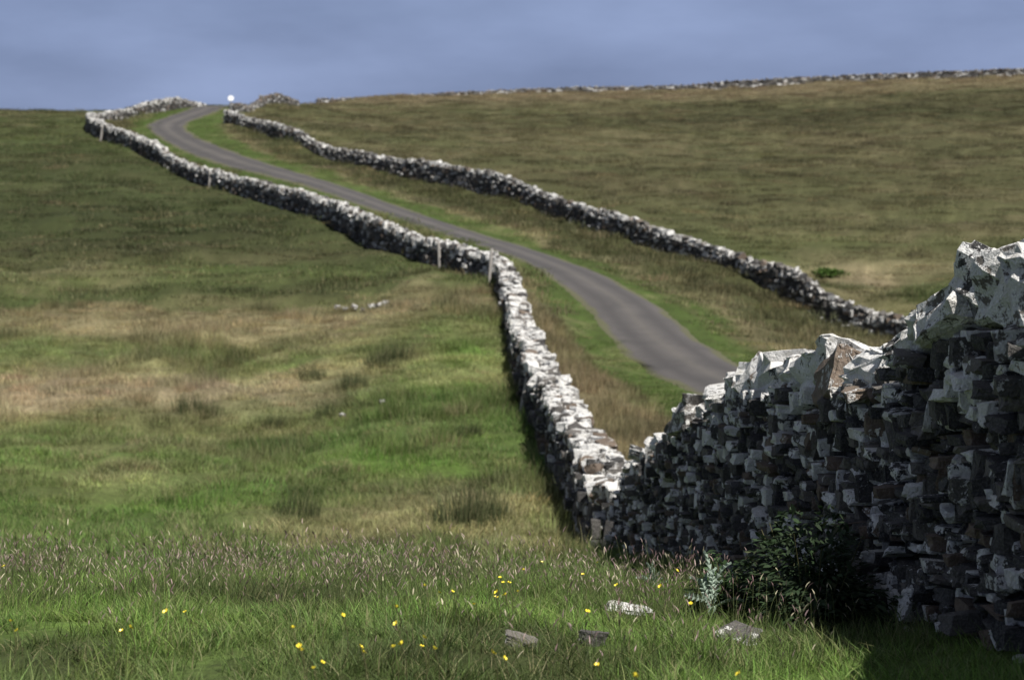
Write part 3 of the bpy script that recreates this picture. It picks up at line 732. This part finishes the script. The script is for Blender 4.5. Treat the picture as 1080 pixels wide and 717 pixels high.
def seed_mesh(name, seed, n_st, radius, h0, h1, head, hw, droop=0.25):
    r = random.Random(seed); V = []; Fq = []; var = []
    def tube(pts, rads, v):
        i0 = len(V); sd = 3
        for (p, rr) in zip(pts, rads):
            for k in range(sd):
                a = 6.283 * k / sd; V.append((p[0] + math.cos(a) * rr, p[1] + math.sin(a) * rr, p[2])); var.append(v)
        for i in range(len(pts) - 1):
            for k in range(sd):
                a = i0 + i * sd + k; b = i0 + i * sd + (k + 1) % sd
                Fq.append((a, b, b + sd)); Fq.append((a, b + sd, a + sd))
    for s in range(n_st):
        a = r.uniform(0, 6.283); rr = radius * math.sqrt(r.random()); bx, by = math.cos(a) * rr, math.sin(a) * rr
        h = r.uniform(h0, h1); la = r.uniform(0, 6.283); ln = h * r.uniform(0.05, 0.45); v1 = r.random()
        def P(t): return (bx + math.cos(la) * ln * t * t, by + math.sin(la) * ln * t * t, h * t)
        tube([P(t) for t in (0, 0.4, 0.8, 1.0)], [0.0012, 0.0011, 0.0009, 0.0008], (v1, 0.3, 1))
        e = P(1.0); hd = head * r.uniform(0.6, 1.2); dx, dy = math.cos(la) * droop, math.sin(la) * droop
        pts = [(e[0] + dx * hd * t * (0.6 + t), e[1] + dy * hd * t * (0.6 + t), e[2] + hd * t * (1 - 0.3 * droop * t)) for t in (-0.05, 0.12, 0.3, 0.5, 0.7, 0.88, 1.02)]
        w_ = hw * r.uniform(0.7, 1.3)
        tube(pts, [0.0008, w_ * 0.7, w_ * r.uniform(.8, 1.1), w_ * r.uniform(.6, 1), w_ * r.uniform(.6, .9), w_ * 0.4, 0.0004], (v1, 0.3, 0))
    me = mesh_np(name, np.array(V), np.array(Fq), [M_SEED]); col_attr(me, 'var', np.array(var)); return me

def scatter(name, label, cat, pts, rot, scl, idx, tint, meshes):
    col = bpy.data.collections.new(name + "_kinds")
    for i, m in enumerate(meshes):
        o = bpy.data.objects.new("%s_kind_%02d" % (name, i), m); col.objects.link(o)
    me = bpy.data.meshes.new(name); me.vertices.add(len(pts)); me.vertices.foreach_set("co", np.asarray(pts, np.float32).ravel())
    a = me.attributes.new('rot', 'FLOAT_VECTOR', 'POINT'); a.data.foreach_set('vector', np.asarray(rot, np.float32).ravel())
    a = me.attributes.new('scl', 'FLOAT_VECTOR', 'POINT'); a.data.foreach_set('vector', np.asarray(scl, np.float32).ravel())
    a = me.attributes.new('idx', 'INT', 'POINT'); a.data.foreach_set('value', np.asarray(idx, np.int32))
    a = me.attributes.new('tint', 'FLOAT_COLOR', 'POINT'); c = np.ones((len(pts), 4), np.float32); c[:, :3] = tint; a.data.foreach_set('color', c.ravel())
    o = link(name, me); tag(o, label, cat, kind='stuff')
    ng = bpy.data.node_groups.new(name + "_scatter", 'GeometryNodeTree')
    ng.interface.new_socket("Geometry", in_out='INPUT', socket_type='NodeSocketGeometry'); ng.interface.new_socket("Geometry", in_out='OUTPUT', socket_type='NodeSocketGeometry')
    gi = ng.nodes.new('NodeGroupInput'); go = ng.nodes.new('NodeGroupOutput')
    mtp = ng.nodes.new('GeometryNodeMeshToPoints'); iop = ng.nodes.new('GeometryNodeInstanceOnPoints'); ci = ng.nodes.new('GeometryNodeCollectionInfo')
    ci.inputs['Collection'].default_value = col; ci.inputs['Separate Children'].default_value = True; ci.inputs['Reset Children'].default_value = True
    def na_(nm, ty):
        x = ng.nodes.new('GeometryNodeInputNamedAttribute'); x.data_type = ty; x.inputs['Name'].default_value = nm; return [s for s in x.outputs if s.enabled and s.name == 'Attribute'][0]
    lk = ng.links.new
    lk(gi.outputs[0], mtp.inputs['Mesh']); lk(mtp.outputs[0], iop.inputs['Points']); lk(ci.outputs[0], iop.inputs['Instance'])
    iop.inputs['Pick Instance'].default_value = True
    lk(na_('idx', 'INT'), iop.inputs['Instance Index']); lk(na_('rot', 'FLOAT_VECTOR'), iop.inputs['Rotation']); lk(na_('scl', 'FLOAT_VECTOR'), iop.inputs['Scale'])
    lk(iop.outputs[0], go.inputs[0])
    md = o.modifiers.new("scatter", 'NODES'); md.node_group = ng
    return o

def sample_pts(y0, y1, dens, half=0.40, pow_=1.0):
    """random points in a wedge in front of the eye; dens per m2"""
    area = half * (y1 ** 2 - y0 ** 2) + 2 * 1.0 * (y1 - y0)
    m = int(area * dens)
    y = np.sqrt(RNG.random(m) * (y1 ** 2 - y0 ** 2) + y0 ** 2); x = (RNG.random(m) * 2 - 1) * (half * y + 1.0)
    return x, y
WALLP = [np.array([(p[0], p[1]) for p in W]) for W in (W1 + W2, W3, W3B, W4)]
def grass_layer(name, label, y0, y1, dens, meshes, hs=1.0, size=1.0, wall_gap=0.33, road_gap=0.12):
    x, y = sample_pts(y0, y1, dens)
    rd = road_dist(x, y)
    keep = rd > ROAD_HW - 0.02 + road_gap * size
    for P_ in WALLP:
        keep &= poly_dist(x, y, P_) > wall_gap
    x, y, rd = x[keep], y[keep], rd[keep]
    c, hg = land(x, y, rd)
    z = height(x, y, rd)
    m = len(x)
    ed = sstep(0.0, 0.9, rd - ROAD_HW)
    s = size * RNG.uniform(0.75, 1.25, m)
    sz = s * hs * hg * RNG.uniform(0.7, 1.25, m) * (0.4 + 0.6 * ed)
    scl = np.stack([s, s, sz], 1); rot = np.stack([RNG.normal(0, 0.06, m), RNG.normal(0, 0.06, m), RNG.uniform(0, 6.283, m)], 1)
    c = c * (RNG.uniform(0.82, 1.2, (m, 1)) if y1 < 20 else RNG.uniform(0.58, 1.45, (m, 1)))
    sd_ = (RNG.random(m) < 0.07) & (y > 15); c[sd_] = c[sd_] * 0.4 + np.array((0.30, 0.25, 0.14)) * 0.6
    c = c * (1 + RNG.normal(0, 0.05, (m, 3)))
    print(name, m)
    return scatter(name, label, 'grass', np.stack([x, y, z], 1), rot, scl, RNG.integers(0, len(meshes), m), c, meshes)

near = [tuft_mesh("near_tuft_%d" % i, 10 + i, 60, 0.12, 0.05, 0.20, 0.0048, lean=1.0, segs=4) for i in range(8)]
mid_ = [tuft_mesh("mid_tuft_%d" % i, 30 + i, 110, 0.38, 0.12, 0.36, 0.010, lean=0.7, segs=3) for i in range(6)]
far_ = [tuft_mesh("far_tuft_%d" % i, 50 + i, 130, 0.95, 0.10, 0.30, 0.026, lean=0.7, segs=2) for i in range(6)]
grass_layer("meadow_grass", "lush green meadow grass covering the foreground bank", 4.8, 15, 62, near, wall_gap=0.36)
grass_layer("rough_pasture", "tussocky green and straw grass in the dip and on the verges", 15, 62, 7.0, mid_)
grass_layer("hillside_grass", "distant olive and straw moorland grass over the rising hillsides", 62, 236, 1.0, far_, wall_gap=0.5)

# flowering grass heads over the bank, thickest along its brow
sm = [seed_mesh("heads_%d" % i, 70 + i, 9, 0.18, 0.10, 0.30, 0.030, 0.0030, droop=0.4) for i in range(6)]
x, y = sample_pts(6.6, 13.5, 24)
m = len(x); dens = 0.34 + 1.0 * sstep(6.8, 10.8, y) * sstep(0.62, 0.30, (x / y) + 0.18) ; dens *= 0.15 + 1.6 * sstep(0.35, 0.65, fbm(x / 0.7, y / 0.9, 77, 3)); dens = np.where((x / y > 0.12) & (y < 10.5), dens * 0.35, dens)
keep = (RNG.random(m) < dens) & (x < left_bound(y) - 0.75); x, y = x[keep], y[keep]; m = len(x)
z = height(x, y); cc = np.array([(0.30, 0.215, 0.215), (0.46, 0.42, 0.30), (0.23, 0.15, 0.15), (0.36, 0.27, 0.25)])[RNG.integers(0, 4, m)]
s = RNG.uniform(0.75, 1.2, m)
scatter("flowering_grass", "purple-brown and cream grass seed heads standing along the brow of the bank", 'grass', np.stack([x, y, z], 1),
        np.stack([RNG.normal(0, 0.1, m), RNG.normal(0, 0.1, m), RNG.uniform(0, 6.283, m)], 1), np.stack([s, s, s], 1), RNG.integers(0, 6, m), cc, sm)
print("heads", m)

# rushes in the left field
rush_me = [tuft_mesh("rushes_%d" % i, 90 + i, 260, 0.42, 0.35, 0.75, 0.010, lean=0.35, segs=3, mat=M_RUSH) for i in range(3)]
rl = [(200, 437, 1.0, "wide dark rush clump in the middle of the pinkish straw grass"), (222, 439, .8, "small rush clump touching the right end of the wide one in the straw grass"),
      (345, 440, .8, "lone dark rush clump in short grass below the straw ridge"), (415, 382, 1.2, "bushy olive rush clump below the scattered pale stones"), (398, 386, .9, "lower rush clump leaning against the left of the bushy one"),
      (330, 402, .9, "brownish rush clump at the left end of the straw ridge"), (372, 410, 1.0, "rush clump on the small green rise beside the straw ridge"),
      (312, 545, .9, "upright thin rush clump in the dip behind the seed heads"), (490, 556, 1.2, "broad dark rush clump in the dip near the foot of the stone wall"), (510, 548, 1.0, "taller rush clump behind the broad one near the stone wall foot"),
      (470, 325, 1.0, "rush clump on the slope left of the bend in the wall"), (495, 462, .7, "small rush clump close to the shaded side of the wall"), (290, 452, .7, "small rush tuft left of the bright wet grass")]
rush_col = bpy.data.collections
for i, (u, v, s, lab) in enumerate(rl):
    x, y, z = hit(u, v)
    o = bpy.data.objects.new("rush_clump", rush_me[i % 3]); C.objects.link(o)
    o.location = (x, y, z - 0.03); o.scale = (s, s, s); o.rotation_euler = (0, 0, i * 1.3)
    tag(o, lab, "rushes", "rush clumps in the left field")

# ------------------------------------------------------------------ bracken patch beyond the right wall, shrubs
def leafy(name, seed, n_, ext, leaf, flat=0.3, pinn=False):
    r = random.Random(seed); V = []; Fq = []; var = []
    for i in range(n_):
        while True:
            p = Vector((r.uniform(-1, 1), r.uniform(-1, 1), r.uniform(0, 1)))
            if p.x ** 2 + p.y ** 2 + (p.z * 0.95) ** 2 < 1 and (p.length > 0.35): break
        wob = 0.8 + 0.45 * mnoise.noise(p * 2.3 + Vector((seed, 0, 0)))
        c = Vector((p.x * ext[0] * wob, p.y * ext[1] * wob, p.z * ext[2] * wob))
        d = Vector((p.x + r.uniform(-.5, .5), p.y + r.uniform(-.5, .5), r.uniform(-0.3, 0.5))).normalized()
        sdir = d.cross(Vector((0, 0, 1)) + Vector((r.uniform(-.5, .5), r.uniform(-.5, .5), 0))).normalized(); l = leaf * r.uniform(0.6, 1.3); w_ = l * 0.22
        v = (r.random(), r.random() * 0.8, 0)
        i0 = len(V)
        pts = [c, c + d * l * 0.35 + sdir * w_, c + d * l * 0.35 - sdir * w_, c + d * l * 0.7 + sdir * w_ * 0.75 - Vector((0, 0, l * 0.06)), c + d * l * 0.7 - sdir * w_ * 0.75 - Vector((0, 0, l * 0.06)), c + d * l - Vector((0, 0, l * 0.18))]
        V += [p_[:] for p_ in pts]; var += [v] * 6
        Fq += [(i0, i0 + 1, i0 + 2), (i0 + 1, i0 + 3, i0 + 2), (i0 + 2, i0 + 3, i0 + 4), (i0 + 3, i0 + 5, i0 + 4)]
    return np.array(V), np.array(Fq), np.array(var)
def stems_mesh(name, seed, k, ext, rad_, mat):
    r = random.Random(seed); V = []; Fq = []
    for s in range(k):
        a = r.uniform(0, 6.283); e = Vector((math.cos(a) * ext[0] * r.uniform(.2, .8), math.sin(a) * ext[1] * r.uniform(.2, .8), ext[2] * r.uniform(.6, .95))); b0 = Vector((e.x * 0.2, e.y * 0.2, -0.03))
        i0 = len(V)
        for j in range(5):
            t = j / 4; p = b0.lerp(e, t); p.z = b0.z + (e.z - b0.z) * (t ** 0.8); rr = rad_ * (1 - 0.7 * t)
            for q_ in range(5): V.append((p.x + math.cos(q_ * 1.2566) * rr, p.y + math.sin(q_ * 1.2566) * rr, p.z))
        for j in range(4):
            for q_ in range(5):
                a_ = i0 + j * 5 + q_; b_ = i0 + j * 5 + (q_ + 1) % 5; Fq += [(a_, b_, b_ + 5), (a_, b_ + 5, a_ + 5)]
    return mesh_np(name, np.array(V), np.array(Fq), [mat])
M_SHRUB = blade_mat("nettle_leaf", instanced=False, base=(0.026, 0.046, 0.020), spread=0.5, transl=0.25)
M_BRACK = blade_mat("bracken_leaf", instanced=False, base=(0.075, 0.135, 0.03), spread=0.4, transl=0.3)
M_STEM = plain("green_brown_stem", (0.09, 0.085, 0.04)); M_SILVER = blade_mat("silver_leaf", instanced=False, base=(0.27, 0.34, 0.28), spread=0.3, transl=0.2)
M_PALE = plain("weathered_post_wood", (0.34, 0.32, 0.30), 0.8); M_WHITE = plain("white_paint", (0.82, 0.83, 0.85), 0.4, 0.4, 0.05); M_METAL = plain("grey_metal", (0.25, 0.25, 0.26), 0.5)
M_YEL = plain("buttercup_petal", (0.86, 0.70, 0.06), 0.35, 0.5, 0.08); M_CENTRE = plain("buttercup_centre", (0.55, 0.42, 0.03))

def shrub(name, label, loc, ext, n_, leaf, mat, seed, cat):
    root = empty(name, loc); tag(root, label, cat)
    V, Fq, var = leafy(name, seed, n_, ext, leaf); me = mesh_np("foliage", V, Fq, [mat]); col_attr(me, 'var', var); link("foliage", me, root)
    link("stems", stems_mesh("stems", seed + 1, 14, ext, 0.006, M_STEM), root); return root
x, y, z = hit(835, 655)
shrub("nettle_bush", "dark leafy bush growing in the shade against the tall stone wall", (1.50, 9.35, z), (0.42, 0.74, 0.70), 9500, 0.048, M_SHRUB, 5, "bush")
shrub("nettle_bush", "low sprawling green plant between the silver thistle and the dark bush", (1.12, 9.75, float(height(1.12, 9.75)[0])), (0.24, 0.28, 0.36), 1300, 0.06, blade_mat("green_leaf", instanced=False, base=(0.05, 0.09, 0.035), spread=0.5), 9, "plant")
x, y, z = hit(875, 292)
b = shrub("bracken_patch", "bright green bracken patch just beyond the right hand wall", (x, y, z - 0.1), (1.1, 1.2, 0.55), 1800, 0.2, M_BRACK, 13, "bracken")

# silver thistle: rosettes of deeply lobed pale leaves
def thistle_leaf(r, L_, arch):
    V = []; Fq = []; k = 13
    for i in range(k + 1):
        t = i / k; lob = (0.17 if i % 2 else 0.03) * L_ * math.sin(math.pi * min(t * 0.85 + 0.12, 1)); z = math.sin(t * arch) * L_ * 0.35
        V += [(t * L_, 0, z), (t * L_ + lob * 0.7, lob, z + 0.012), (t * L_ + lob * 0.7, -lob, z + 0.012)]
    for i in range(k):
        a = i * 3; Fq += [(a, a + 3, a + 1), (a + 1, a + 3, a + 4), (a, a + 2, a + 3), (a + 2, a + 5, a + 3)]
    return np.array(V), np.array(Fq)
for (u, v, s, lab) in ((750, 660, 0.95, "silvery thistle with pale spiky leaves in front of the dark bush"), (688, 628, 0.6, "small grey-green thistle in the grass behind the white-topped stone")):
    x, y, z = hit(u, v); root = empty("thistle", (x, y, z)); tag(root, lab, "thistle", "thistles in the grass")
    r = random.Random(int(u)); 
    for k in range(15):
        V, Fq = thistle_leaf(r, 0.17 * s * r.uniform(0.7, 1.2), r.uniform(1.0, 2.2)); R_ = rotm(r.gauss(0, .5), -r.uniform(0.0, 1.15), k * 2.4)
        me = mesh_np("leaf", V @ R_.T + np.array([0, 0, 0.02 + 0.012 * k * s]), Fq, [M_SILVER]); col_attr(me, 'var', np.tile((r.random(), 0.2, 0), (len(V), 1))); link("leaf", me, root)
    link("stem", stems_mesh("stem", 3, 1, (0.02, 0.02, 0.22 * s), 0.006, M_STEM), root)

# ------------------------------------------------------------------ loose stones in the grass
def loose(u, v, size, rot, li, c, lab, seed, lift=0.35, r2=0.3, grp="loose stones in the foreground grass"):
    x, y, z = hit(u, v); h1 = Heap(); h1.add(LIB_COP[seed % len(LIB_COP)], np.array(size), rotm(*rot), np.zeros(3), (c, li, r2))
    o = link("loose_stone", h1.mesh("loose_stone")); o.location = (x, y, z + size[2] * lift); tag(o, lab, "stone", grp)
loose(662, 650, (0.25, 0.15, 0.085), (0.1, 0.2, 0.2), 0.95, 0.9, "white-topped stone lying in the sunlit grass", 3, .25)
loose(626, 680, (0.13, 0.11, 0.09), (0.1, 0.2, 0.9), 0.25, 0.3, "small dark stone in the grass just below the white-topped one", 7, .2)
loose(779, 680, (0.21, 0.17, 0.10), (0.25, -0.2, 0.9), 0.5, 0.4, "grey stone at the edge of the wall's shadow", 4, .2)
loose(550, 684, (0.15, 0.10, 0.06), (0.1, 0.25, 0.1), 0.4, 1.0, "small pale flat stone low in the grass left of the dark one", 12, .3)
stones_far = [(356, 327, .24), (364, 329, .18), (374, 328, .26), (383, 329, .18), (392, 327, .25), (399, 326, .27), (407, 324, .32), (361, 443, .16), (403, 425, .12)]
labs = ["leftmost pale stone of the scatter in the straw grass", "second pale stone from the left in the scatter", "third pale stone from the left in the scatter", "pale stone in the middle of the scatter", "fifth pale stone from the left in the scatter",
        "sixth pale stone, beside the tallest one of the scatter", "rightmost and tallest pale stone of the scatter", "small white stone near the lone rush clump", "tiny white stone in the bright grass below the ridge"]
for i, ((u, v, s), lb_) in enumerate(zip(stones_far, labs)):
    loose(u, v, (s, s * 0.8, s * 0.62), (0.2 * (i % 3), 0.1, i * 0.8), 0.6, 1.0, lb_, i + 2, .55, grp="pale stones in the left field")

# ------------------------------------------------------------------ leaning posts
for (u, v0, v1, D, lean, lab) in ((517, 262, 298, 63.6, -3.5, "pale post leaning at the corner where the left wall turns"), (463, 254, 279, 68.7, 1.5, "short pale post on the wall just left of the wall's corner"),
                         (552, 398, 438, 42.0, -8, "pale post leaning on the shaded face of the wall in the dip"), (221, 181, 200, 107.4, -1, "thin pale post halfway up the climbing left wall"), (107, 132, 150, 135.0, -3, "thin pale post near the far top bend of the left wall")):
    root_p = at(u + lean / 2, v1, D); top = at(u - lean / 2, v0, D)
    r_ = 0.04 + 0.0003 * D
    a = Vector(root_p) - Vector((0, 0, 0.15)); b_ = Vector(top)
    # stand it off the wall face
    bm = bmesh.new(); d = (b_ - a); n_ = 8; rings = []
    ax = d.normalized(); e1 = ax.orthogonal().normalized(); e2 = ax.cross(e1)
    for t in (0, 0.3, 0.6, 0.9, 1.0):
        rr = r_ * (1 - 0.15 * t) * (0.6 if t == 1.0 else 1)
        rings.append([bm.verts.new((d * t + e1 * math.cos(6.283 * k / n_) * rr * (1 + .1 * math.sin(k * 3)) + e2 * math.sin(6.283 * k / n_) * rr)) for k in range(n_)])
    for i in range(4):
        for k in range(n_): bm.faces.new((rings[i][k], rings[i][(k + 1) % n_], rings[i + 1][(k + 1) % n_], rings[i + 1][k]))
    bm.faces.new(rings[-1]); bm.faces.new(rings[0][::-1])
    me = bpy.data.meshes.new("fence_post"); bm.to_mesh(me); bm.free(); me.materials.append(M_PALE)
    o = link("fence_post", me); o.location = a; tag(o, lab, "post", "pale posts along the left wall")

# ------------------------------------------------------------------ small round white sign at the crest
p = at(243.5, 104, 163); gz_ = float(height(p[0], p[1])[0])
root = empty("road_sign", (p[0], p[1], gz_)); tag(root, "small round white sign on a post where the road meets the skyline", "sign")
def disc(r_, th, n_=28):
    bm = bmesh.new(); bmesh.ops.create_cone(bm, cap_ends=True, segments=n_, radius1=r_, radius2=r_, depth=th)
    bmesh.ops.bevel(bm, geom=[e for e in bm.edges if e.is_boundary or len(e.link_faces) == 2 and abs(e.calc_face_angle(0)) > 1], offset=th * 0.25, segments=2, affect='EDGES')
    bmesh.ops.rotate(bm, verts=bm.verts, matrix=Matrix.Rotation(math.pi / 2 - 0.28, 3, 'X')); me = bpy.data.meshes.new("disc"); bm.to_mesh(me); bm.free(); return me
me = disc(0.25, 0.05); me.materials.append(M_WHITE); o = link("sign_face", me, root); o.location = (0, 0, p[2] - gz_)
bm = bmesh.new(); bmesh.ops.create_cone(bm, cap_ends=True, segments=12, radius1=0.045, radius2=0.045, depth=p[2] - gz_ + 0.3)
me = bpy.data.meshes.new("post"); bm.to_mesh(me); bm.free(); me.materials.append(M_METAL); o = link("post", me, root); o.location = (0, 0.06, (p[2] - gz_) / 2 - 0.15)

# ------------------------------------------------------------------ buttercups
fl = [(300 + a / 3.6, 560 + b / 3.6) for a, b in ((532, 207), (588, 233), (638, 230), (424, 288), (223, 319), (32, 367), (58, 437), (66, 453), (290, 440), (298, 458), (145, 500), (112, 521), (414, 440), (446, 429),
      (425, 352), (530, 404), (521, 438), (569, 446), (790, 462), (834, 483), (720, 278), (886, 229), (839, 242), (807, 233), (803, 252), (819, 177), (831, 196), (852, 197), (907, 147), (977, 118))]
fl += [(580 + a / 2.16, 480 + b / 2.16) for a, b in ((107, 245), (75, 272), (85, 357), (288, 263), (252, 299), (320, 338), (107, 478), (192, 503), (497, 263), (152, 297), (430, 498))]
fl += [(a / 1.862, 480 + b / 1.862) for a, b in ((35, 344), (10, 218), (240, 345), (256, 338), (365, 308), (327, 308), (22, 326))]
def petal_mesh():
    V = []; Fq = []
    for k in range(5):
        a = k * 1.2566; ca, sa = math.cos(a), math.sin(a); i0 = len(V)
        for (l, w_, z) in ((0.002, 0, 0), (0.008, 0.006, 0.004), (0.008, -0.006, 0.004), (0.014, 0.007, 0.010), (0.014, -0.007, 0.010), (0.0165, 0, 0.012)):
            V.append((l * ca - w_ * sa, l * sa + w_ * ca, z))
        Fq += [(i0, i0 + 1, i0 + 2), (i0 + 1, i0 + 3, i0 + 2), (i0 + 2, i0 + 3, i0 + 4), (i0 + 3, i0 + 5, i0 + 4)]
    return mesh_np("petals", np.array(V), np.array(Fq), [M_YEL])
PET = petal_mesh()
bm = bmesh.new(); bmesh.ops.create_icosphere(bm, subdivisions=1, radius=0.004); CEN = bpy.data.meshes.new("flower_centre"); bm.to_mesh(CEN); bm.free(); CEN.materials.append(M_CENTRE)
for i, (u, v) in enumerate(fl):
    hh = random.uniform(0.20, 0.27)
    _, d0, _ = hit(u, v); x, y, z = hit(u, v + hh * F / min(d0, 10.5))
    if y > 12: x, y, z = hit(u, 600)
    tz = at(u, v, y)[2] - z
    root = empty("buttercup", (x, y, z)); tag(root, "yellow buttercup in flower standing in the foreground meadow grass", "buttercup", "yellow buttercups in the foreground grass")
    s = random.uniform(0.5, 0.78)
    o = link("petals", PET, root); o.location = (0, 0, tz); o.rotation_euler = (random.uniform(0.2, 0.9), random.uniform(-0.4, 0.4), random.uniform(0, 6)); o.scale = (s, s, s)
    o2 = link("flower_centre", CEN, o); o2.location = (0, 0, 0.005)
    V = []; Fq = []
    for j in range(4):
        t = j / 3
        for k in range(4): V.append((math.cos(k * 1.571) * 0.0013 + 0.02 * math.sin(t * 3.14), math.sin(k * 1.571) * 0.0013, t * tz))
    for j in range(3):
        for k in range(4): a = j * 4 + k; b = j * 4 + (k + 1) % 4; Fq.append((a, b, b + 4)); Fq.append((a, b + 4, a + 4))
    link("stem", mesh_np("stem", np.array(V), np.array(Fq), [M_STEM]), root)
